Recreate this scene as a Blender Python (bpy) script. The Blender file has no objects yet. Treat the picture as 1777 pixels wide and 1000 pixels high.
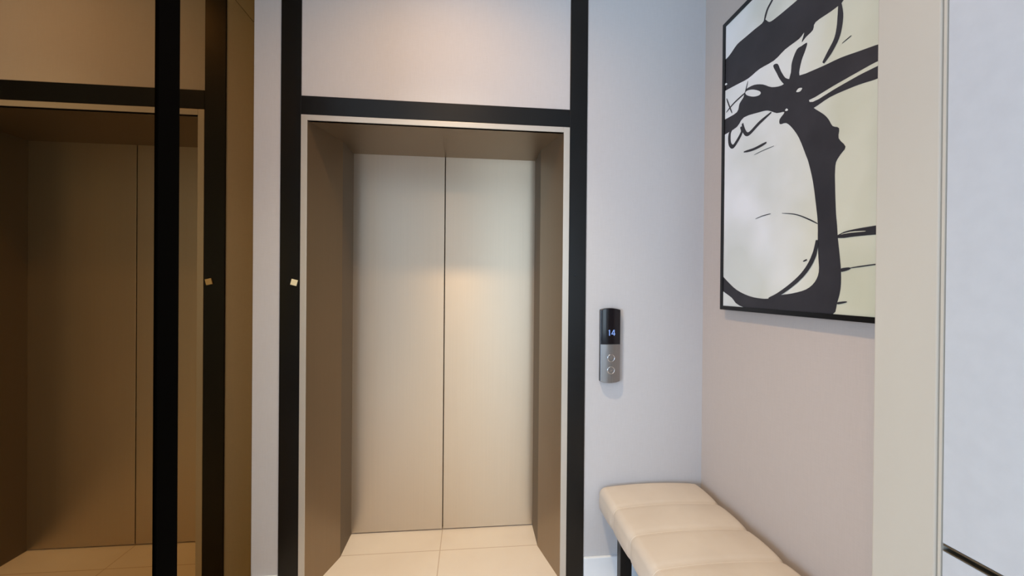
import bpy, bmesh, math
from mathutils import Matrix, Vector

S = bpy.context.scene
COL = S.collection

# ------------------------------------------------------------------ camera
YAW, PITCH, ROLL, CAM_Z = 0.10103, 0.0035967, 0.0085626, 1.3764
cam_data = bpy.data.cameras.new('camera')
cam_data.sensor_width = 36.0
cam_data.lens = 706.43 / 1777.0 * 36.0
cam_data.clip_start = 0.02
cam = bpy.data.objects.new('camera', cam_data)
COL.objects.link(cam)
fwd = Vector((math.sin(YAW) * math.cos(PITCH), math.cos(YAW) * math.cos(PITCH), -math.sin(PITCH)))
rgt = Vector((math.cos(YAW), -math.sin(YAW), 0))
upv = rgt.cross(fwd)
r2 = rgt * math.cos(ROLL) + upv * math.sin(ROLL)
u2 = upv * math.cos(ROLL) - rgt * math.sin(ROLL)
m = Matrix((r2, u2, -fwd)).transposed().to_4x4()
m.translation = Vector((0, 0, CAM_Z))
cam.matrix_world = m
S.camera = cam

# ------------------------------------------------------------------ view
S.view_settings.view_transform = 'Standard'
S.view_settings.look = 'None'
S.view_settings.gamma = 1
S.view_settings.use_curve_mapping = False
S.view_settings.exposure = 0.0

# ------------------------------------------------------------------ world (daylight outside the hall window)
world = bpy.data.worlds.new('daylight')
S.world = world
world.use_nodes = True
bgn = world.node_tree.nodes['Background']
bgn.inputs['Color'].default_value = (0.62, 0.78, 1.0, 1)
bgn.inputs['Strength'].default_value = 0.3

# ------------------------------------------------------------------ lights
def area(name, loc, target, size, size_y, power, color):
    l = bpy.data.lights.new(name, 'AREA')
    l.shape = 'RECTANGLE'; l.size = size; l.size_y = size_y
    l.energy = power; l.color = color
    o = bpy.data.objects.new(name, l); COL.objects.link(o)
    o.location = loc
    o.rotation_euler = (Vector(target) - Vector(loc)).to_track_quat('-Z', 'Y').to_euler()
    return o

def downlight_lamp(name, loc, power, color, spot=150, radius=0.04, blend=0.6):
    l = bpy.data.lights.new(name, 'SPOT')
    l.energy = power; l.color = color
    l.spot_size = math.radians(spot); l.spot_blend = blend
    l.shadow_soft_size = radius
    o = bpy.data.objects.new(name, l); COL.objects.link(o)
    o.location = loc
    return o

CEIL = 3.10
LAMPS = [(-0.12, 1.20), (-0.24, -0.30), (-2.2, -0.6)]
area('window_daylight', (-3.34, -1.55, 1.45), (-0.2, 0.3, 1.35), 2.0, 2.0, 146, (0.55, 0.76, 1.0))
area('window_daylight', (0.70, -2.86, 1.52), (0.3, 1.5, 1.3), 1.05, 1.8, 23, (0.70, 0.87, 1.0))
downlight_lamp('downlight_lamp', (LAMPS[0][0], LAMPS[0][1], CEIL - 0.03), 132, (1.0, 0.87, 0.60), 85, 0.05, 1.0)
downlight_lamp('downlight_lamp', (LAMPS[0][0], LAMPS[0][1], CEIL - 0.03), 54, (1.0, 0.56, 0.22), 150, 0.05, 1.0)
downlight_lamp('downlight_lamp', (LAMPS[1][0], LAMPS[1][1], CEIL - 0.03), 40, (1.0, 0.62, 0.34), 150, 0.05, 1.0)
downlight_lamp('downlight_lamp', (LAMPS[2][0], LAMPS[2][1], CEIL - 0.03), 15, (1.0, 0.80, 0.6), 150, 0.05, 1.0)

# ------------------------------------------------------------------ materials
def new_mat(name):
    mt = bpy.data.materials.new(name); mt.use_nodes = True
    return mt, mt.node_tree, mt.node_tree.nodes['Principled BSDF']

def srgb(r, g, b):
    f = lambda c: (c / 255 / 12.92) if c / 255 <= 0.04045 else ((c / 255 + 0.055) / 1.055) ** 2.4
    return (f(r), f(g), f(b), 1)

def simple(name, col, rough=0.5, metal=0.0, spec=0.5, coat=0.0):
    mt, nt, b = new_mat(name)
    b.inputs['Base Color'].default_value = col
    b.inputs['Roughness'].default_value = rough
    b.inputs['Metallic'].default_value = metal
    b.inputs['Specular IOR Level'].default_value = spec
    b.inputs['Coat Weight'].default_value = coat
    return mt

def noise_mat(name, c1, c2, scale, rough=0.6, metal=0.0, bump=0.0, stretch=(1, 1, 1), spec=0.4,
              detail=6, bump_scale=None, bump_dist=0.001, lo=0.35, hi=0.65):
    mt, nt, b = new_mat(name)
    N = nt.nodes; L = nt.links
    tc = N.new('ShaderNodeTexCoord'); mp = N.new('ShaderNodeMapping')
    mp.inputs['Scale'].default_value = stretch
    L.new(tc.outputs['Object'], mp.inputs['Vector'])
    n = N.new('ShaderNodeTexNoise'); n.inputs['Scale'].default_value = scale; n.inputs['Detail'].default_value = detail
    L.new(mp.outputs[0], n.inputs['Vector'])
    r = N.new('ShaderNodeValToRGB')
    r.color_ramp.elements[0].position = lo; r.color_ramp.elements[1].position = hi
    r.color_ramp.elements[0].color = c1; r.color_ramp.elements[1].color = c2
    L.new(n.outputs['Fac'], r.inputs[0]); L.new(r.outputs[0], b.inputs['Base Color'])
    b.inputs['Roughness'].default_value = rough; b.inputs['Metallic'].default_value = metal
    b.inputs['Specular IOR Level'].default_value = spec
    if bump:
        bp = N.new('ShaderNodeBump'); bp.inputs['Strength'].default_value = bump; bp.inputs['Distance'].default_value = bump_dist
        if bump_scale:
            n2 = N.new('ShaderNodeTexNoise'); n2.inputs['Scale'].default_value = bump_scale; n2.inputs['Detail'].default_value = 3
            L.new(mp.outputs[0], n2.inputs['Vector']); L.new(n2.outputs['Fac'], bp.inputs['Height'])
        else:
            L.new(n.outputs['Fac'], bp.inputs['Height'])
        L.new(bp.outputs[0], b.inputs['Normal'])
    return mt

def linen(name, col, amt=0.06):
    """woven wallpaper: two crossed, stretched noises"""
    mt, nt, b = new_mat(name)
    N = nt.nodes; L = nt.links
    tc = N.new('ShaderNodeTexCoord')
    outs = []
    for st in ((25, 25, 600), (600, 600, 18)):
        mp = N.new('ShaderNodeMapping'); mp.inputs['Scale'].default_value = st
        L.new(tc.outputs['Object'], mp.inputs['Vector'])
        n = N.new('ShaderNodeTexNoise'); n.inputs['Scale'].default_value = 1.0; n.inputs['Detail'].default_value = 2
        L.new(mp.outputs[0], n.inputs['Vector']); outs.append(n)
    ad = N.new('ShaderNodeMath'); ad.operation = 'ADD'
    L.new(outs[0].outputs['Fac'], ad.inputs[0]); L.new(outs[1].outputs['Fac'], ad.inputs[1])
    r = N.new('ShaderNodeMapRange'); r.inputs[1].default_value = 0.6; r.inputs[2].default_value = 1.4
    r.inputs[3].default_value = 1 - amt; r.inputs[4].default_value = 1 + amt
    L.new(ad.outputs[0], r.inputs[0])
    mx = N.new('ShaderNodeVectorMath'); mx.operation = 'SCALE'; mx.inputs[0].default_value = col[:3]
    L.new(r.outputs[0], mx.inputs['Scale']); L.new(mx.outputs[0], b.inputs['Base Color'])
    bp = N.new('ShaderNodeBump'); bp.inputs['Strength'].default_value = 0.15; bp.inputs['Distance'].default_value = 0.0004
    L.new(ad.outputs[0], bp.inputs['Height']); L.new(bp.outputs[0], b.inputs['Normal'])
    b.inputs['Roughness'].default_value = 0.75; b.inputs['Specular IOR Level'].default_value = 0.25
    return mt

M_wall = linen('woven_wallpaper', (0.585, 0.578, 0.595), 0.04)
M_wall_r = linen('warm_lit_woven_wallpaper', (0.525, 0.455, 0.415), 0.04)  # same wallpaper as the back wall, local warm light mixed into its colour
M_white = simple('white_paint', (0.75, 0.76, 0.78, 1), 0.45)
M_ceil = simple('ceiling_paint', (0.8, 0.79, 0.77, 1), 0.8)
M_black = noise_mat('black_lacquer', (0.002, 0.002, 0.0023, 1), (0.003, 0.003, 0.0034, 1), 6, rough=0.33, spec=0.36)
M_stile = simple('matt_black_divider', (0.001, 0.001, 0.001, 1), 0.7, 0, 0.02)
M_lip = simple('pale_metal_edging', (0.60, 0.57, 0.52, 1), 0.35, 0.35)
M_skirt = simple('white_skirting_paint', (0.82, 0.88, 0.95, 1), 0.35)

def brushed(name, col, rough, var, metal=1.0, aniso=0.0, streak=(60, 60, 0.6)):
    mt, nt, b = new_mat(name)
    N = nt.nodes; L = nt.links
    tc = N.new('ShaderNodeTexCoord'); mp = N.new('ShaderNodeMapping'); mp.inputs['Scale'].default_value = streak
    L.new(tc.outputs['Object'], mp.inputs['Vector'])
    n = N.new('ShaderNodeTexNoise'); n.inputs['Scale'].default_value = 4; n.inputs['Detail'].default_value = 4
    L.new(mp.outputs[0], n.inputs['Vector'])
    r = N.new('ShaderNodeMapRange'); r.inputs[1].default_value = 0.3; r.inputs[2].default_value = 0.7
    r.inputs[3].default_value = 1 - var; r.inputs[4].default_value = 1 + var
    L.new(n.outputs['Fac'], r.inputs[0])
    mx = N.new('ShaderNodeVectorMath'); mx.operation = 'SCALE'; mx.inputs[0].default_value = col
    L.new(r.outputs[0], mx.inputs['Scale']); L.new(mx.outputs[0], b.inputs['Base Color'])
    b.inputs['Metallic'].default_value = metal; b.inputs['Roughness'].default_value = rough
    if aniso:
        b.inputs['Anisotropic'].default_value = aniso
        cx = N.new('ShaderNodeCombineXYZ'); cx.inputs[2].default_value = 1.0
        L.new(cx.outputs[0], b.inputs['Tangent'])
    return mt

M_door = brushed('brushed_champagne_door_metal', (0.665, 0.575, 0.46), 0.40, 0.015, 0.9, 0.8, streak=(40, 40, 0.4))
M_jamb = brushed('brushed_bronze_portal_metal', (0.32, 0.24, 0.16), 0.36, 0.02, 0.8, 0.6, streak=(40, 40, 0.4))
M_soffit = brushed('bronze_soffit_metal', (0.30, 0.225, 0.15), 0.40, 0.02, 0.75)
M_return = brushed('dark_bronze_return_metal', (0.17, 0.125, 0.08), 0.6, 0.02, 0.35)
M_steel = brushed('brushed_steel', (0.36, 0.36, 0.37), 0.32, 0.06, 1.0, streak=(90, 90, 1.2))
M_chrome = simple('chrome', (0.8, 0.8, 0.82, 1), 0.12, 1.0)
M_gap = simple('dark_gap', (0.01, 0.008, 0.006, 1), 0.6)
M_glassblk = simple('black_display_glass', (0.004, 0.004, 0.008, 1), 0.12)

# bronze tinted mirror
M_mirror, nt, b = new_mat('bronze_tinted_mirror')
b.inputs['Base Color'].default_value = (0.35, 0.245, 0.13, 1)
b.inputs['Metallic'].default_value = 1; b.inputs['Roughness'].default_value = 0.012
b.inputs['Specular Tint'].default_value = (0.45, 0.3, 0.17, 1)

# floor tiles
M_floor, nt, b = new_mat('beige_porcelain_tiles')
N = nt.nodes; L = nt.links
geo = N.new('ShaderNodeNewGeometry'); sep = N.new('ShaderNodeSeparateXYZ'); L.new(geo.outputs['Position'], sep.inputs[0])
def grout_line(sock, origin, pitch, half):
    a = N.new('ShaderNodeMath'); a.operation = 'SUBTRACT'; a.inputs[1].default_value = origin - pitch / 2; L.new(sock, a.inputs[0])
    w = N.new('ShaderNodeMath'); w.operation = 'PINGPONG'; w.inputs[1].default_value = pitch / 2; L.new(a.outputs[0], w.inputs[0])
    c = N.new('ShaderNodeMath'); c.operation = 'GREATER_THAN'; c.inputs[1].default_value = pitch / 2 - half; L.new(w.outputs[0], c.inputs[0])
    return c
gx = grout_line(sep.outputs['X'], -0.148, 0.8, 0.0022); gy = grout_line(sep.outputs['Y'], 2.139, 0.8, 0.0022)
mxx = N.new('ShaderNodeMath'); mxx.operation = 'MAXIMUM'; L.new(gx.outputs[0], mxx.inputs[0]); L.new(gy.outputs[0], mxx.inputs[1])
nz = N.new('ShaderNodeTexNoise'); nz.inputs['Scale'].default_value = 3.5; nz.inputs['Detail'].default_value = 6
L.new(geo.outputs['Position'], nz.inputs['Vector'])
rp = N.new('ShaderNodeValToRGB'); rp.color_ramp.elements[0].position = 0.3; rp.color_ramp.elements[1].position = 0.7
rp.color_ramp.elements[0].color = (0.82, 0.73, 0.64, 1); rp.color_ramp.elements[1].color = (0.87, 0.79, 0.70, 1)
L.new(nz.outputs['Fac'], rp.inputs[0])
mix = N.new('ShaderNodeMix'); mix.data_type = 'RGBA'
L.new(mxx.outputs[0], mix.inputs['Factor']); L.new(rp.outputs[0], mix.inputs[6]); mix.inputs[7].default_value = (0.60, 0.48, 0.38, 1)
L.new(mix.outputs[2], b.inputs['Base Color'])
b.inputs['Roughness'].default_value = 0.33; b.inputs['Specular IOR Level'].default_value = 0.4

M_leather = noise_mat('beige_leather', (0.59, 0.51, 0.43, 1), (0.64, 0.56, 0.475, 1), 5, rough=0.42, bump=0.12,
                      bump_scale=420, bump_dist=0.0005, spec=0.4)
M_piping = simple('pale_seam_thread', (0.66, 0.58, 0.50, 1), 0.6)
M_canvas = noise_mat('painted_canvas', (0.66, 0.68, 0.645, 1), (0.84, 0.85, 0.87, 1), 2.2, rough=0.6, bump=0.1,
                     bump_scale=160, bump_dist=0.0006, detail=2.5, lo=0.38, hi=0.6)
def canvas_mat():
    # white paint on the far side of the canvas, creamier paint on the near side, in brushed patches
    nt = M_canvas.node_tree; N = nt.nodes; L = nt.links; b = N['Principled BSDF']
    src = b.inputs['Base Color'].links[0].from_socket
    geo = N.new('ShaderNodeTexCoord'); sp = N.new('ShaderNodeSeparateXYZ'); L.new(geo.outputs['Object'], sp.inputs[0])
    nz = N.new('ShaderNodeTexNoise'); nz.inputs['Scale'].default_value = 2.6; nz.inputs['Detail'].default_value = 3; L.new(geo.outputs['Object'], nz.inputs['Vector'])
    ma = N.new('ShaderNodeMath'); ma.operation = 'MULTIPLY_ADD'; ma.inputs[1].default_value = 0.5; L.new(nz.outputs['Fac'], ma.inputs[0]); L.new(sp.outputs['Y'], ma.inputs[2])
    mr_ = N.new('ShaderNodeMapRange'); mr_.inputs[1].default_value = 1.75; mr_.inputs[2].default_value = 1.40; L.new(ma.outputs[0], mr_.inputs[0])
    mx = N.new('ShaderNodeMix'); mx.data_type = 'RGBA'; mx.blend_type = 'MULTIPLY'; L.new(mr_.outputs[0], mx.inputs['Factor'])
    L.new(src, mx.inputs[6]); mx.inputs[7].default_value = (0.80, 0.77, 0.60, 1); L.new(mx.outputs[2], b.inputs['Base Color'])
canvas_mat()
M_ink = noise_mat('charcoal_brush_paint', (0.020, 0.019, 0.024, 1), (0.030, 0.028, 0.034, 1), 9, rough=0.5)
M_cream = noise_mat('cream_panel', (0.50, 0.46, 0.395, 1), (0.53, 0.49, 0.42, 1), 4, rough=0.45, stretch=(1, 1, 0.2))
M_cab = noise_mat('textured_white_laminate', (0.50, 0.515, 0.54, 1), (0.52, 0.535, 0.56, 1), 30, rough=0.4, bump=0.12, bump_scale=150, bump_dist=0.0006)
M_channel = brushed('bronze_channel_metal', (0.20, 0.18, 0.14), 0.35, 0.05, 0.9, streak=(60, 1, 60))

def emit(name, col, s):
    mt, nt, b = new_mat(name)
    b.inputs['Base Color'].default_value = (0, 0, 0, 1)
    b.inputs['Emission Color'].default_value = col; b.inputs['Emission Strength'].default_value = s
    return mt
M_digit = emit('blue_white_led', (0.28, 0.46, 1.0, 1), 0.9)
M_lampface = emit('lit_lamp_diffuser', (1.0, 0.8, 0.55, 1), 4)
M_ivory = simple('ivory_plastic', (0.86, 0.78, 0.52, 1), 0.4)

# ------------------------------------------------------------------ mesh helpers
def box(bm, x0, x1, y0, y1, z0, z1):
    v = [bm.verts.new(c) for c in ((x0,y0,z0),(x1,y0,z0),(x1,y1,z0),(x0,y1,z0),(x0,y0,z1),(x1,y0,z1),(x1,y1,z1),(x0,y1,z1))]
    for f in ((3,2,1,0),(4,5,6,7),(0,1,5,4),(1,2,6,5),(2,3,7,6),(3,0,4,7)):
        bm.faces.new([v[i] for i in f])

def prism_z(bm, pts, z0, z1):
    """vertical prism over an XY outline"""
    a = [bm.verts.new((x, y, z0)) for x, y in pts]; b_ = [bm.verts.new((x, y, z1)) for x, y in pts]
    n = len(pts)
    bm.faces.new(a[::-1]); bm.faces.new(b_)
    for i in range(n):
        bm.faces.new((a[i], a[(i+1) % n], b_[(i+1) % n], b_[i]))

def obj(name, bm, mat, parent=None, bevel=0.0, smooth=False, seg=2, kind=None, origin=None):
    bmesh.ops.recalc_face_normals(bm, faces=bm.faces)
    me = bpy.data.meshes.new(name)
    if origin is not None:
        bmesh.ops.translate(bm, verts=bm.verts, vec=-Vector(origin))
    bm.to_mesh(me); bm.free()
    o = bpy.data.objects.new(name, me); COL.objects.link(o)
    if origin is not None: o.location = origin
    for mt in (mat if isinstance(mat, (list, tuple)) else [mat]): me.materials.append(mt)
    if parent is not None:
        o.parent = parent
        o.matrix_parent_inverse = Matrix.Translation(-WORLD[parent.name])
        WORLD[o.name] = WORLD[parent.name] if origin is None else Vector(origin)
        if origin is None: WORLD[o.name] = Vector((0, 0, 0))
    else:
        WORLD[o.name] = Vector(origin) if origin is not None else Vector((0, 0, 0))
    if bevel:
        md = o.modifiers.new('bevel', 'BEVEL'); md.width = bevel; md.segments = seg; md.limit_method = 'ANGLE'
    if smooth:
        for p in me.polygons: p.use_smooth = True
    if kind: o['kind'] = kind
    return o
WORLD = {}

def tag(o, label, cat, group=None):
    o['label'] = label; o['category'] = cat
    if group: o['group'] = group
    return o

def thing(name, label, cat, loc, group=None):
    o = bpy.data.objects.new(name, None); COL.objects.link(o)
    o.location = loc; o.empty_display_size = 0.1
    WORLD[o.name] = Vector(loc)
    return tag(o, label, cat, group)

def struct(name, boxes, mat, bevel=0.0):
    bm = bmesh.new()
    for b_ in boxes: box(bm, *b_)
    return obj(name, bm, mat, bevel=bevel, kind='structure')

def boxobj(name, b_, mat, parent=None, bevel=0.0, seg=2):
    bm = bmesh.new(); box(bm, *b_)
    return obj(name, bm, mat, parent, bevel=bevel, seg=seg)

# ------------------------------------------------------------------ key positions (metres)
D = 1.873            # face of the black portal frame
DW = D + 0.005       # wall surface
DK = 2.129           # where the splayed jamb meets the straight return
DD = 2.319           # lift door plane
P1L, P2L, P2R, P1R = -0.8316, -0.7466, 0.4561, 0.5392
TL, TR = -0.7203, 0.4274
KL, KR = -0.6455, 0.3636
SEAM = -0.1471
ZB1, ZB2, ZS = 2.2077, 2.1245, 2.10
XC, XM = 1.1256, -0.9442
CORNER_Y = 0.86      # near end of the mirrored wall

# ------------------------------------------------------------------ room shell
struct('floor', [(-3.3, 1.72, -2.8, DD + 0.3, -0.1, 0.0)], M_floor)
struct('ceiling', [(-3.3, 1.72, -2.8, DD + 0.3, CEIL, CEIL + 0.1)], M_ceil)
struct('wall_back', [(XM - 0.2, P2L - 0.02, DW, DD + 0.3, 0, CEIL),
                     (P2R + 0.02, 1.72, DW, DD + 0.3, 0, CEIL),
                     (P2L - 0.02, P2R + 0.02, DW, DD + 0.3, ZB2 + 0.04, CEIL)], M_wall)
struct('wall_right', [(XC, XC + 0.2, 0.80, DW, 0, CEIL), (1.55, 1.72, -2.8, 0.80, 0, CEIL)], M_wall_r)
struct('wall_left', [(XM - 0.2, XM - 0.006, CORNER_Y, DW, 0, CEIL), (-3.3, XM - 0.2, CORNER_Y, CORNER_Y + 0.1, 0, CEIL)], M_wall)
WX0, WX1, WZ0, WZ1 = 0.15, 1.25, 0.60, 2.45
struct('wall_rear', [(-3.3, WX0, -2.8, -2.7, 0, CEIL), (WX1, 1.72, -2.8, -2.7, 0, CEIL),
                     (WX0, WX1, -2.8, -2.7, 0, WZ0), (WX0, WX1, -2.8, -2.7, WZ1, CEIL)], M_wall)
struct('wall_far_left', [(-3.3, -3.2, -2.7, -2.6, 0, CEIL), (-3.3, -3.2, -0.5, CORNER_Y, 0, CEIL),
                         (-3.3, -3.2, -2.6, -0.5, 2.5, CEIL), (-3.3, -3.2, -2.6, -0.5, 0, 0.4)], M_wall)
struct('window_1', [(WX0, WX0 + .05, -2.78, -2.72, WZ0, WZ1), (WX1 - .05, WX1, -2.78, -2.72, WZ0, WZ1),
                    (WX0 + .05, WX1 - .05, -2.78, -2.72, WZ0, WZ0 + .05), (WX0 + .05, WX1 - .05, -2.78, -2.72, WZ1 - .05, WZ1)], M_white)
struct('window_2', [(-3.28, -3.22, -2.6, -2.54, 0.4, 2.5), (-3.28, -3.22, -0.56, -0.5, 0.4, 2.5),
                    (-3.28, -3.22, -2.54, -0.56, 0.4, 0.46), (-3.28, -3.22, -2.54, -0.56, 2.44, 2.5),
                    (-3.27, -3.23, -1.57, -1.53, 0.46, 2.44)], M_white)
struct('baseboard_back', [(P1R + 0.002, XC - 0.001, DW - 0.014, DW + 0.001, 0, 0.100),
                          (XM + 0.001, P1L - 0.002, DW - 0.014, DW + 0.001, 0, 0.100)], M_skirt, 0.003)
struct('baseboard_right', [(XC - 0.014, XC + 0.001, 0.83, DW - 0.014, 0, 0.100)], M_skirt, 0.003)

# ------------------------------------------------------------------ black frame round the lift
fr = thing('portal_frame', 'tall black lacquered frame bordering the lift entrance', 'door frame', ((P1L + P1R) / 2, D, 0))
boxobj('post', (P1L, P2L, D, DW + 0.03, 0, CEIL), M_black, fr, 0.0015)
boxobj('post', (P2R, P1R, D, DW + 0.03, 0, CEIL), M_black, fr, 0.0015)
boxobj('crossbeam', (P2L, P2R, D + 0.0005, DW + 0.03, ZB2, ZB1), M_black, fr, 0.0015)
bm = bmesh.new()
bmesh.ops.create_cone(bm, cap_ends=True, segments=20, radius1=0.0055, radius2=0.0045, depth=0.003,
                      matrix=Matrix.Translation((0.487, D - 0.001, 1.432)) @ Matrix.Rotation(math.pi / 2, 4, 'X'))
obj('screw_cap', bm, M_glassblk, fr)

bm = bmesh.new()
bmesh.ops.create_cube(bm, size=1, matrix=Matrix.Translation((-0.770, D - 0.003, 1.386)) @ Matrix.Rotation(math.radians(14), 4, 'Y') @ Matrix.Diagonal((0.026, 0.006, 0.026, 1)))
tag(obj('plastic_tag', bm, M_ivory, bevel=0.001), 'tiny square ivory tag stuck tilted on the left black frame post', 'tag')

# ------------------------------------------------------------------ metal portal lining
pt = thing('lift_portal', 'bronze metal lining of the lift recess, splayed towards the hall', 'portal', ((TL + TR) / 2, D, 0))
T = 0.012
bm = bmesh.new()
prism_z(bm, [(TL, D + 0.003), (KL, DK), (KL - 0.05, DK), (TL - 0.03, D + 0.04), (TL - 0.02, D + 0.003)], 0, ZS)
obj('side_jamb', bm, M_jamb, pt)
boxobj('jamb_return', (min(KL, KL - 0.03), max(KL, KL - 0.03), DK, DD + 0.0, 0, ZS), M_return, pt)
bm = bmesh.new()
prism_z(bm, [(TR, D + 0.003), (KR, DK), (KR + 0.05, DK), (TR + 0.03, D + 0.04), (TR + 0.02, D + 0.003)], 0, ZS)
obj('side_jamb', bm, M_jamb, pt)
boxobj('jamb_return', (min(KR, KR + 0.03), max(KR, KR + 0.03), DK, DD + 0.0, 0, ZS), M_return, pt)
bm = bmesh.new()
prism_z(bm, [(TL - 0.02, D + 0.003), (TR + 0.02, D + 0.003), (TR + 0.03, DD + 0.02), (TL - 0.03, DD + 0.02)], ZS, ZS + 0.02)
obj('soffit', bm, M_soffit, pt)
bm = bmesh.new()
box(bm, P2L, TL, D - 0.001, D + 0.02, 0, ZB2)
obj('edge_trim', bm, M_lip, pt, bevel=0.001)
bm = bmesh.new()
box(bm, TR, P2R, D - 0.001, D + 0.02, 0, ZB2)
obj('edge_trim', bm, M_lip, pt, bevel=0.001)
bm = bmesh.new()
box(bm, TL, TR, D - 0.001, D + 0.02, ZS, ZB2)
obj('edge_trim', bm, M_lip, pt, bevel=0.001)

# ------------------------------------------------------------------ lift doors
ld = thing('lift_door', 'closed two-leaf brushed champagne metal lift door in the recess', 'lift door', (SEAM, DD, 0))
boxobj('door_leaf', (KL - 0.04, SEAM - 0.0022, DD, DD + 0.03, 0.006, ZS + 0.018), M_door, ld, 0.0012)
boxobj('door_leaf', (SEAM + 0.0022, KR + 0.04, DD, DD + 0.03, 0.006, ZS + 0.018), M_door, ld, 0.0012)
boxobj('backing', (KL - 0.04, KR + 0.04, DD + 0.031, DD + 0.05, 0.0, ZS + 0.018), M_gap, ld)

# ------------------------------------------------------------------ bronze mirror wall
mr = thing('wall_mirror', 'large bronze-tinted mirror covering the left wall with a black divider', 'mirror', (XM, 1.4, 0))
ST0, ST1 = 1.334, 1.420
JZ = 2.512
boxobj('mirror_pane', (XM - 0.006, XM, ST1 - 0.01, DW - 0.001, 0.0, JZ - 0.0012), M_mirror, mr)
boxobj('mirror_pane', (XM - 0.006, XM, ST1 - 0.01, DW - 0.001, JZ + 0.0012, CEIL), M_mirror, mr)
boxobj('mirror_pane', (XM - 0.006, XM, CORNER_Y + 0.002, ST0 + 0.01, 0.0, CEIL), M_mirror, mr)
boxobj('divider', (XM - 0.005, XM + 0.004, ST0, ST1, 0.0, CEIL), M_stile, mr, 0.001)
boxobj('edge_strip', (XM - 0.004, XM + 0.006, ST0 - 0.006, ST0, 0.0, CEIL), M_stile, mr, 0.001)

# ------------------------------------------------------------------ lift call panel
cp = thing('lift_call_panel', 'slim wall-mounted lift call panel with black display reading 14', 'call panel', (0.66, DW, 0.92))
PX0, PX1, PZ0, PZ1, PTH = 0.6080, 0.7045, 0.926, 1.279, 0.026
def panel_bm(z0, z1, y_off=0.0, inset=0.0, top_arch=0.0, bot_arch=0.0, nx=16):
    """convex faced slab: curved in plan, optionally arched at its top or bottom edge"""
    bm = bmesh.new(); fr_ = []; bk = []
    cx = (PX0 + PX1) / 2; hw = (PX1 - PX0) / 2 - inset
    for i in range(nx + 1):
        t = -1 + 2 * i / nx
        x = cx + hw * t
        y = DW - (PTH * (1 - 0.20 * abs(t) ** 2.5)) - y_off
        zt = z1 - top_arch * t * t; zb = z0 + bot_arch * t * t
        fr_.append((bm.verts.new((x, y, zb)), bm.verts.new((x, y, zt))))
        bk.append((bm.verts.new((x, DW, zb)), bm.verts.new((x, DW, zt))))
    for i in range(nx):
        bm.faces.new((fr_[i][0], fr_[i+1][0], fr_[i+1][1], fr_[i][1]))
        bm.faces.new((bk[i+1][0], bk[i][0], bk[i][1], bk[i+1][1]))
        bm.faces.new((fr_[i][1], fr_[i+1][1], bk[i+1][1], bk[i][1]))
        bm.faces.new((fr_[i][0], bk[i][0], bk[i+1][0], fr_[i+1][0]))
    bm.faces.new((fr_[0][0], fr_[0][1], bk[0][1], bk[0][0])); bm.faces.new((fr_[-1][0], bk[-1][0], bk[-1][1], fr_[-1][1]))
    return bm
M_side = simple('dark_grey_metal_side', (0.055, 0.055, 0.062, 1), 0.35, 0.6)
obj('housing', panel_bm(PZ0, PZ1, -0.002, 0.0, 0.008, 0.008), M_side, cp, bevel=0.002)
plate = obj('button_plate', panel_bm(PZ0 + 0.001, 1.1085, 0.0, 0.0014, 0.0, 0.008), M_steel, cp, bevel=0.001)
disp = obj('display', panel_bm(1.1095, PZ1 - 0.001, 0.0, 0.0014, 0.008, 0.0), M_glassblk, cp, bevel=0.001)
yf = DW - PTH - 0.0008
def flat(bm, pts, y, th=0.0006):
    a = [bm.verts.new((x, y, z)) for x, z in pts]; b_ = [bm.verts.new((x, y + th, z)) for x, z in pts]
    bm.faces.new(a); bm.faces.new(b_[::-1])
    for i in range(len(pts)):
        bm.faces.new((a[i], b_[i], b_[(i+1) % len(pts)], a[(i+1) % len(pts)]))
bm = bmesh.new()
QX, QZ, QS = 0.6445, 1.1500, 0.82
def dig(pts, y): flat(bm, [(QX + QS * px_, QZ + QS * pz_) for px_, pz_ in pts], y)
dig([(.003, 0), (.0085, 0), (.0085, .033), (.004, .033), (-.001, .027), (.003, .027)], yf)
dig([(.0305, 0), (.0355, 0), (.0355, .033), (.0305, .033)], yf)
dig([(.017, .007), (.0395, .007), (.0395, .0115), (.017, .0115)], yf - 0.0001)
dig([(.017, .0115), (.022, .0115), (.033, .033), (.0285, .033)], yf - 0.0002)
obj('floor_number', bm, M_digit, disp)
yb = DW - PTH
def push_button(z, up):
    bm = bmesh.new()
    R = Matrix.Translation((0.657, yb - 0.0015, z)) @ Matrix.Rotation(math.pi / 2, 4, 'X')
    bmesh.ops.create_cone(bm, cap_ends=True, segments=36, radius1=0.0155, radius2=0.0148, depth=0.004, matrix=R)
    b_ = obj('up_button' if up else 'down_button', bm, M_steel, cp, bevel=0.0008)
    bm = bmesh.new()
    n = 40
    rings = []
    for i in range(n):
        a = 2 * math.pi * i / n; ring = []
        for j in range(8):
            c = 2 * math.pi * j / 8; rr = 0.0165 + 0.0016 * math.cos(c)
            ring.append(bm.verts.new((0.657 + rr * math.cos(a), yb - 0.003 + 0.0016 * math.sin(c), z + rr * math.sin(a))))
        rings.append(ring)
    for i in range(n):
        for j in range(8):
            bm.faces.new((rings[i][j], rings[(i+1) % n][j], rings[(i+1) % n][(j+1) % 8], rings[i][(j+1) % 8]))
    obj('button_ring', bm, M_chrome, b_, smooth=True)
    bm = bmesh.new(); s = 1 if up else -1
    flat(bm, [(0.657 - .007, z - s * .003), (0.657, z + s * .006), (0.657 + .007, z - s * .003), (0.657 + .004, z - s * .003), (0.657, z + s * .0015), (0.657 - .004, z - s * .003)], yb - 0.0042, 0.001)
    obj('arrow', bm, M_chrome, b_)
push_button(1.045, True); push_button(0.988, False)

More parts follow.
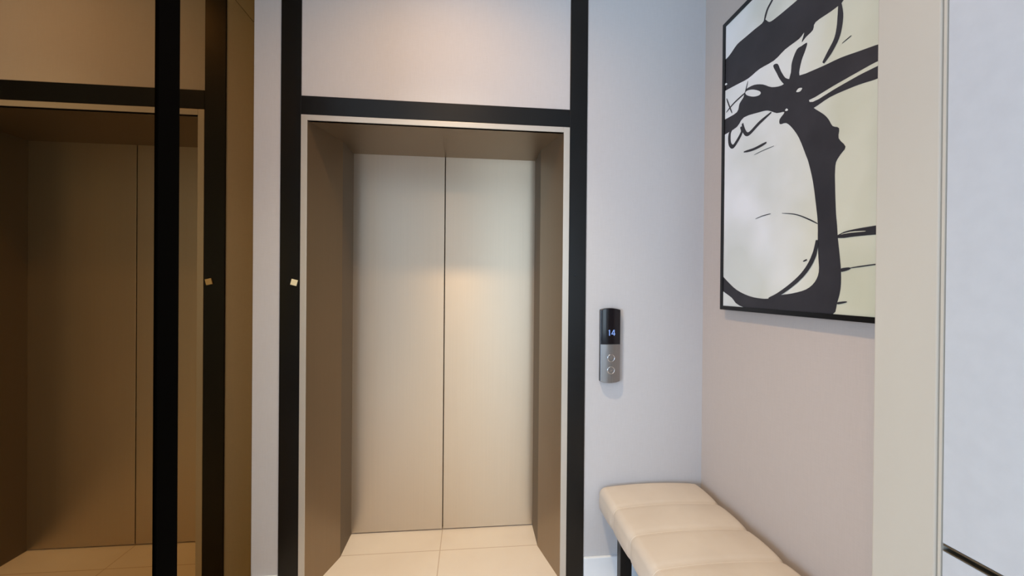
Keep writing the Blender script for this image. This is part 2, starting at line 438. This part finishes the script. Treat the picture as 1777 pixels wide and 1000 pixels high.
# ------------------------------------------------------------------ bench
BX0, BX1, BZ0, BZ1 = 0.602, 1.098, 0.335, 0.445
BYB = 1.858; SEGL = 0.187; NSEG = 5; BY0 = BYB - SEGL * NSEG
bn = thing('upholstered_bench', 'long beige leather bench with channel-stitched seat under the painting', 'bench', ((BX0 + BX1) / 2, (BY0 + BYB) / 2, 0))
bm = bmesh.new()
# cross-section outline (x, z) of a plump slab, walked from bottom left over the top to bottom right
def cross(bul):
    pts = []
    w = BX1 - BX0; r = 0.033
    ins = 0.005 * (1 - bul); top = BZ1 - 0.009 * (1 - bul)
    x0 = BX0 + ins; x1 = BX1 - ins
    zb = BZ0 + 0.002
    pts += [(x0 + 0.05, zb), (x0 + 0.012, zb), (x0 + 0.003, zb + 0.008)]
    for k in range(1, 5):
        z = zb + 0.008 + (top - r - zb - 0.008) * k / 5
        pts.append((x0 + 0.003 - 0.005 * math.sin(math.pi * k / 5) * bul, z))
    for k in range(0, 9):
        a = math.pi / 2 * k / 8
        pts.append((x0 + 0.002 + r - r * math.cos(a), top - r + r * math.sin(a) * 1.0))
    n = 14
    for k in range(1, n):
        t = k / n
        pts.append((x0 + r + (x1 - x0 - 2 * r) * t, top + 0.010 * math.sin(math.pi * t) ** 0.8))
    left = pts[:16]
    for (x, z) in reversed(left): pts.append((x0 + x1 - x, z))
    return pts
rings = []; NS = 12
for s in range(NSEG):
    for k in range(NS + (1 if s == NSEG - 1 else 0)):
        t = k / NS
        bul = math.sin(math.pi * t) ** 0.42 if 0 < t < 1 else 0.0
        if s == 0 and t < 0.5 or s == NSEG - 1 and t > 0.5: bul = math.sin(math.pi * t) ** 0.30 if 0 < t < 1 else 0.0
        y = BY0 + (s + t) * SEGL
        rings.append([bm.verts.new((x, y, z)) for x, z in cross(bul)])
n = len(rings[0])
for a, b_ in zip(rings[:-1], rings[1:]):
    for i in range(n):
        bm.faces.new((a[i], a[(i+1) % n], b_[(i+1) % n], b_[i]))
bm.faces.new(rings[0][::-1]); bm.faces.new(rings[-1])
seat = obj('seat', bm, M_leather, bn, smooth=True)
for s in range(1, NSEG):
    bm = bmesh.new(); y = BY0 + s * SEGL
    c = cross(0.0); c = c[1:-1]
    prev = None
    for (x, z) in c:
        cx_ = (BX0 + BX1) / 2
        ring = [bm.verts.new((x + (0.0012 if x < BX0 + 0.04 else 0) * ox, y + oy * 0.0018, z + oz * 0.0012)) for ox, oy, oz in ((0, -1, 0), (-1, 0, 1), (0, 1, 0), (1, 0, -1))]
        if prev:
            for i in range(4): bm.faces.new((prev[i], prev[(i+1) % 4], ring[(i+1) % 4], ring[i]))
        prev = ring
    obj('seam', bm, M_piping, seat, smooth=True)
bm = bmesh.new()
fx0, fx1, fy0, fy1 = BX0 + 0.05, BX1 - 0.05, BY0 + 0.06, BYB - 0.15
box(bm, fx0, fx0 + 0.03, fy0, fy1, 0.305, BZ0 + 0.003); box(bm, fx1 - 0.03, fx1, fy0, fy1, 0.305, BZ0 + 0.003)
box(bm, fx0 + 0.03, fx1 - 0.03, fy0, fy0 + 0.03, 0.305, BZ0 + 0.003); box(bm, fx0 + 0.03, fx1 - 0.03, fy1 - 0.03, fy1, 0.305, BZ0 + 0.003)
obj('seat_frame', bm, M_black, bn, bevel=0.001)
for lx in (BX0 + 0.038, BX1 - 0.088):
    for ly in (BYB - 0.195, BY0 + 0.10):
        boxobj('leg', (lx, lx + 0.05, ly, ly + 0.04, 0, BZ0 + 0.003), M_black, bn, 0.0015)

# ------------------------------------------------------------------ painting
PY1, PY0, PZB, PZT = 1.693, 0.850, 1.284, 2.534
pa = thing('framed_painting', 'black and white abstract painting in a thin black frame above the bench', 'painting', (XC, (PY0 + PY1) / 2, PZB))
FW = 0.017; FD = 0.032
bm = bmesh.new()
xf, xw = XC - FD, XC - 0.001
for b_ in ((xf, xw, PY0, PY0 + FW, PZB, PZT), (xf, xw, PY1 - FW, PY1, PZB, PZT),
           (xf, xw, PY0 + FW, PY1 - FW, PZB, PZB + FW), (xf, xw, PY0 + FW, PY1 - FW, PZT - FW, PZT)):
    box(bm, *b_)
obj('frame', bm, M_black, pa)
XCV = xf + 0.004
CY0, CY1, CZ0, CZ1 = PY0 + FW, PY1 - FW, PZB + FW, PZT - FW

def clip(poly):
    def half(P, f, inter):
        out = []
        for i in range(len(P)):
            a, b_ = P[i - 1], P[i]
            if f(b_):
                if not f(a): out.append(inter(a, b_))
                out.append(b_)
            elif f(a): out.append(inter(a, b_))
        return out
    def ix(v):
        return lambda a, b_: (v, a[1] + (b_[1] - a[1]) * (v - a[0]) / (b_[0] - a[0]))
    def iz(v):
        return lambda a, b_: (a[0] + (b_[0] - a[0]) * (v - a[1]) / (b_[1] - a[1]), v)
    P = poly
    for f, i in ((lambda p: p[0] >= CY0, ix(CY0)), (lambda p: p[0] <= CY1, ix(CY1)),
                 (lambda p: p[1] >= CZ0, iz(CZ0)), (lambda p: p[1] <= CZ1, iz(CZ1))):
        if P: P = half(P, f, i)
    return P

def catmull(P, closed, n=4):
    out = []; N_ = len(P)
    rng = range(N_) if closed else range(N_ - 1)
    for i in rng:
        g = (lambda k: P[k % N_]) if closed else (lambda k: P[max(0, min(N_ - 1, k))])
        p0, p1, p2, p3 = g(i - 1), g(i), g(i + 1), g(i + 2)
        for k in range(n):
            t = k / n
            out.append(tuple(0.5 * (2 * p1[c] + (p2[c] - p0[c]) * t + (2 * p0[c] - 5 * p1[c] + 4 * p2[c] - p3[c]) * t * t
                                    + (3 * p1[c] - p0[c] - 3 * p2[c] + p3[c]) * t ** 3) for c in (0, 1)))
    if not closed: out.append(P[-1])
    return out

def ribbon(P, w0, w1):
    P = catmull(P, False, 5); L_, R_ = [], []
    for i, p in enumerate(P):
        a = P[max(0, i - 1)]; b_ = P[min(len(P) - 1, i + 1)]
        dy, dz_ = b_[0] - a[0], b_[1] - a[1]; l = math.hypot(dy, dz_) or 1
        w = (w0 + (w1 - w0) * i / (len(P) - 1)) / 2
        w *= min(1, 0.5 + 2.5 * min(i, len(P) - 1 - i) / len(P))
        ny, nz_ = -dz_ / l * w, dy / l * w
        L_.append((p[0] + ny, p[1] + nz_)); R_.append((p[0] - ny, p[1] - nz_))
    return L_, R_

PAINT_POLYS = [[(1.718, 2.382), (1.677, 2.375), (1.645, 2.379), (1.6, 2.395), (1.552, 2.394), (1.496, 2.392), (1.454, 2.389), (1.438, 2.394), (1.414, 2.369), (1.378, 2.363), (1.33, 2.361), (1.284, 2.36), (1.221, 2.361), (1.145, 2.347), (1.066, 2.267), (1.087, 2.242), (1.109, 2.238), (1.12, 2.233), (1.156, 2.233), (1.209, 2.236), (1.219, 2.217), (1.246, 2.211), (1.264, 2.204), (1.254, 2.23), (1.275, 2.222), (1.336, 2.222), (1.389, 2.212), (1.465, 2.221), (1.528, 2.217), (1.598, 2.227), (1.675, 2.238), (1.716, 2.242)], [(1.285, 2.191), (1.264, 2.192), (1.241, 2.189), (1.249, 2.167), (1.263, 2.143), (1.273, 2.108), (1.272, 2.087), (1.318, 2.092), (1.309, 2.127), (1.305, 2.16)], [(1.393, 2.195), (1.371, 2.19), (1.355, 2.156), (1.334, 2.121), (1.311, 2.102), (1.334, 2.097), (1.358, 2.126), (1.375, 2.158)], [(1.288, 2.095), (1.245, 2.09), (1.178, 2.079), (1.118, 2.071), (1.063, 2.058), (1.012, 2.046), (0.976, 2.037), (0.925, 2.035), (0.924, 1.987), (0.976, 1.994), (1.011, 1.999), (1.063, 1.999), (1.141, 1.998), (1.235, 1.996), (1.272, 2.026)], [(1.272, 2.011), (1.216, 1.983), (1.14, 1.986), (1.062, 1.988), (1.011, 1.986), (0.975, 1.984), (0.924, 1.978), (0.924, 1.943), (0.975, 1.95), (1.011, 1.952), (1.047, 1.959), (1.083, 1.964), (1.152, 1.969), (1.209, 1.962), (1.243, 1.967)], [(1.538, 2.18), (1.493, 2.174), (1.445, 2.152), (1.4, 2.12), (1.35, 2.102), (1.311, 2.106), (1.273, 2.09), (1.244, 2.035), (1.23, 1.992), (1.216, 1.966), (1.176, 1.927), (1.157, 1.903), (1.142, 1.876), (1.12, 1.861), (1.121, 1.831), (1.098, 1.798), (1.114, 1.78), (1.129, 1.761), (1.132, 1.731), (1.132, 1.713), (1.13, 1.66), (1.127, 1.607), (1.123, 1.57), (1.12, 1.533), (1.114, 1.486), (1.108, 1.429), (1.109, 1.377), (1.12, 1.335), (1.137, 1.298), (1.234, 1.282), (1.388, 1.277), (1.566, 1.306), (1.617, 1.337), (1.679, 1.365), (1.708, 1.388), (1.709, 1.45), (1.68, 1.43), (1.641, 1.403), (1.584, 1.37), (1.51, 1.347), (1.442, 1.339), (1.397, 1.341), (1.347, 1.354), (1.293, 1.361), (1.235, 1.375), (1.201, 1.399), (1.186, 1.431), (1.188, 1.475), (1.191, 1.52), (1.192, 1.586), (1.198, 1.636), (1.212, 1.723), (1.23, 1.79), (1.241, 1.818), (1.27, 1.885), (1.301, 1.932), (1.328, 1.959), (1.356, 1.966), (1.358, 1.985), (1.336, 2.001), (1.373, 2.013), (1.417, 2.041), (1.462, 2.054), (1.552, 2.071), (1.595, 2.049), (1.672, 2.047), (1.713, 2.045), (1.714, 2.115), (1.673, 2.113), (1.596, 2.111), (1.58, 2.139), (1.553, 2.156), (1.548, 2.171)]]
PAINT_LINES = [([(1.442, 2.386), (1.427, 2.421), (1.401, 2.441), (1.38, 2.461)], 0.0089, 0.0077), ([(1.619, 2.059), (1.642, 2.038), (1.641, 1.997), (1.621, 1.976), (1.596, 1.987), (1.564, 2.016), (1.571, 2.04)], 0.014, 0.0115), ([(1.56, 2.05), (1.549, 2.014), (1.522, 1.993), (1.462, 2.013), (1.399, 2.027)], 0.014, 0.0089), ([(1.666, 2.2), (1.648, 2.162), (1.627, 2.12)], 0.0051, 0.0051), ([(1.667, 2.14), (1.613, 2.158), (1.531, 2.169)], 0.0051, 0.0057), ([(1.529, 2.207), (1.541, 2.178), (1.555, 2.146)], 0.0032, 0.0064), ([(1.55, 1.93), (1.489, 1.922), (1.422, 1.924)], 0.0064, 0.0089), ([(1.489, 1.899), (1.442, 1.9), (1.384, 1.898)], 0.0019, 0.0019), ([(1.122, 2.236), (1.12, 2.188), (1.129, 2.142), (1.151, 2.113), (1.178, 2.088)], 0.0153, 0.0153), ([(1.113, 2.111), (1.083, 2.116)], 0.0019, 0.0032), ([(1.477, 1.647), (1.438, 1.652), (1.397, 1.653)], 0.0019, 0.0026), ([(1.342, 1.645), (1.281, 1.63), (1.231, 1.607), (1.192, 1.585)], 0.0019, 0.0038), ([(1.12, 1.535), (1.078, 1.539), (1.01, 1.539), (0.94, 1.536)], 0.0128, 0.0217), ([(1.11, 1.433), (1.077, 1.438)], 0.0102, 0.0051), ([(1.077, 1.439), (1.008, 1.445), (0.96, 1.448)], 0.0032, 0.0019), ([(1.12, 1.334), (1.087, 1.34)], 0.0064, 0.0032), ([(1.247, 1.468), (1.231, 1.473)], 0.0032, 0.0045), ([(1.402, 1.34), (1.347, 1.36), (1.278, 1.401), (1.232, 1.441), (1.203, 1.487), (1.193, 1.533)], 0.0102, 0.014)]
PAINT_GAPS = [[(1.454, 2.124), (1.46, 2.12), (1.475, 2.122), (1.497, 2.13), (1.52, 2.143), (1.537, 2.156), (1.543, 2.166), (1.537, 2.17), (1.52, 2.167), (1.498, 2.158), (1.476, 2.145), (1.46, 2.133)], [(1.283, 2.048), (1.273, 2.054), (1.258, 2.048), (1.265, 2.041), (1.276, 2.043)], [(1.332, 2.005), (1.325, 2.009), (1.318, 2.001), (1.325, 2.0)], [(1.677, 2.264), (1.67, 2.269), (1.66, 2.26), (1.669, 2.259)], [(1.111, 1.54), (1.078, 1.544), (1.037, 1.541), (1.036, 1.539), (1.078, 1.541)]]


bm = bmesh.new()
box(bm, XCV, XC - 0.004, CY0, CY1, CZ0, CZ1)
def lay(poly, x, mi):
    poly = clip(poly)
    if len(poly) < 3: return
    q = [poly[0]]
    for p in poly[1:]:
        if abs(p[0] - q[-1][0]) + abs(p[1] - q[-1][1]) > 1e-4: q.append(p)
    f = bm.faces.new([bm.verts.new((x, y, z)) for y, z in q]); f.material_index = mi
    bm.normal_update()
    if f.normal.x > 0: f.normal_flip()
k = 0
for P in PAINT_POLYS:
    k += 1; lay(catmull(P, True, 3), XCV - 0.0002 - 0.00005 * k, 1)
for P, w0, w1 in PAINT_LINES:
    k += 1
    L_, R_ = ribbon(P, w0 * 1.3, w1 * 1.3)
    for i in range(len(L_) - 1):
        lay([L_[i], L_[i+1], R_[i+1], R_[i]], XCV - 0.0002 - 0.00005 * k, 1)
for P in PAINT_GAPS:
    k += 1; lay(catmull(P, True, 3), XCV - 0.0004 - 0.00005 * k, 0)
me = bpy.data.meshes.new('canvas'); bm.to_mesh(me); bm.free()
me.materials.append(M_canvas); me.materials.append(M_ink)
cv = bpy.data.objects.new('canvas', me); COL.objects.link(cv); cv.parent = pa
cv.matrix_parent_inverse = Matrix.Translation(-WORLD[pa.name])

# ------------------------------------------------------------------ tall cabinet at the right
CXF = 0.900; CYE = 0.700; CZG = 0.893
cb = thing('tall_cabinet', 'tall white laminate cabinet with cream end panel and recessed bronze channel', 'cabinet', (1.2, 0.1, 0))
CN = -0.55
boxobj('carcass', (CXF + 0.024, XC - 0.002, CN, CYE + 0.105, 0.0, CEIL - 0.004), M_cream, cb)
boxobj('end_panel', (CXF + 0.0222, XC - 0.001, CYE + 0.1065, CYE + 0.1255, 0.0, CEIL - 0.002), M_cream, cb, 0.003)
boxobj('filler_panel', (CXF + 0.0003, CXF + 0.022, CYE + 0.0005, CYE + 0.1262, 0.0, CEIL - 0.002), M_cream, cb, 0.004, 3)
boxobj('edge_filler', (CXF - 0.0015, CXF + 0.022, CYE - 0.010, CYE - 0.005, 0.0, CEIL - 0.004), M_cream, cb)
boxobj('cabinet_door', (CXF, CXF + 0.022, CN, CYE - 0.0115, CZG + 0.001, CEIL - 0.006), M_cab, cb, 0.001)
boxobj('drawer_front', (CXF, CXF + 0.022, CN, CYE - 0.0115, 0.08, CZG - 0.013), M_cab, cb, 0.001)
boxobj('plinth', (CXF + 0.05, CXF + 0.06, CN, CYE - 0.006, 0.0, 0.08), M_black, cb)
bm = bmesh.new()
box(bm, CXF + 0.012, CXF + 0.0235, CN, CYE - 0.014, CZG - 0.013, CZG + 0.001)
box(bm, CXF - 0.0008, CXF + 0.012, CN, CYE - 0.014, CZG - 0.0022, CZG + 0.0009)
box(bm, CXF - 0.0008, CXF + 0.012, CN, CYE - 0.014, CZG - 0.0128, CZG - 0.0105)
obj('handle_channel', bm, M_channel, cb)

# ------------------------------------------------------------------ recessed ceiling lights
for i, (x, y) in enumerate(LAMPS):
    lab = ['round recessed ceiling downlight in front of the lift entrance', 'round recessed ceiling downlight above the standing spot',
           'round recessed ceiling downlight towards the hall window'][i]
    t = thing('ceiling_downlight', lab, 'ceiling light', (x, y, CEIL), 'recessed ceiling downlights')
    bm = bmesh.new(); n = 40; R = []
    for k in range(n):
        a = 2 * math.pi * k / n; ca, sa = math.cos(a), math.sin(a)
        R.append([bm.verts.new((x + r * ca, y + r * sa, z)) for r, z in ((0.042, CEIL - 0.001), (0.042, CEIL - 0.006), (0.056, CEIL - 0.006), (0.058, CEIL - 0.001))])
    for k in range(n):
        for j in range(4): bm.faces.new((R[k][j], R[k][(j+1) % 4], R[(k+1) % n][(j+1) % 4], R[(k+1) % n][j]))
    obj('trim_ring', bm, M_white, t)
    bm = bmesh.new()
    bmesh.ops.create_cone(bm, cap_ends=True, segments=32, radius1=0.041, radius2=0.041, depth=0.002, matrix=Matrix.Translation((x, y, CEIL - 0.002)))
    obj('diffuser', bm, M_lampface, t)
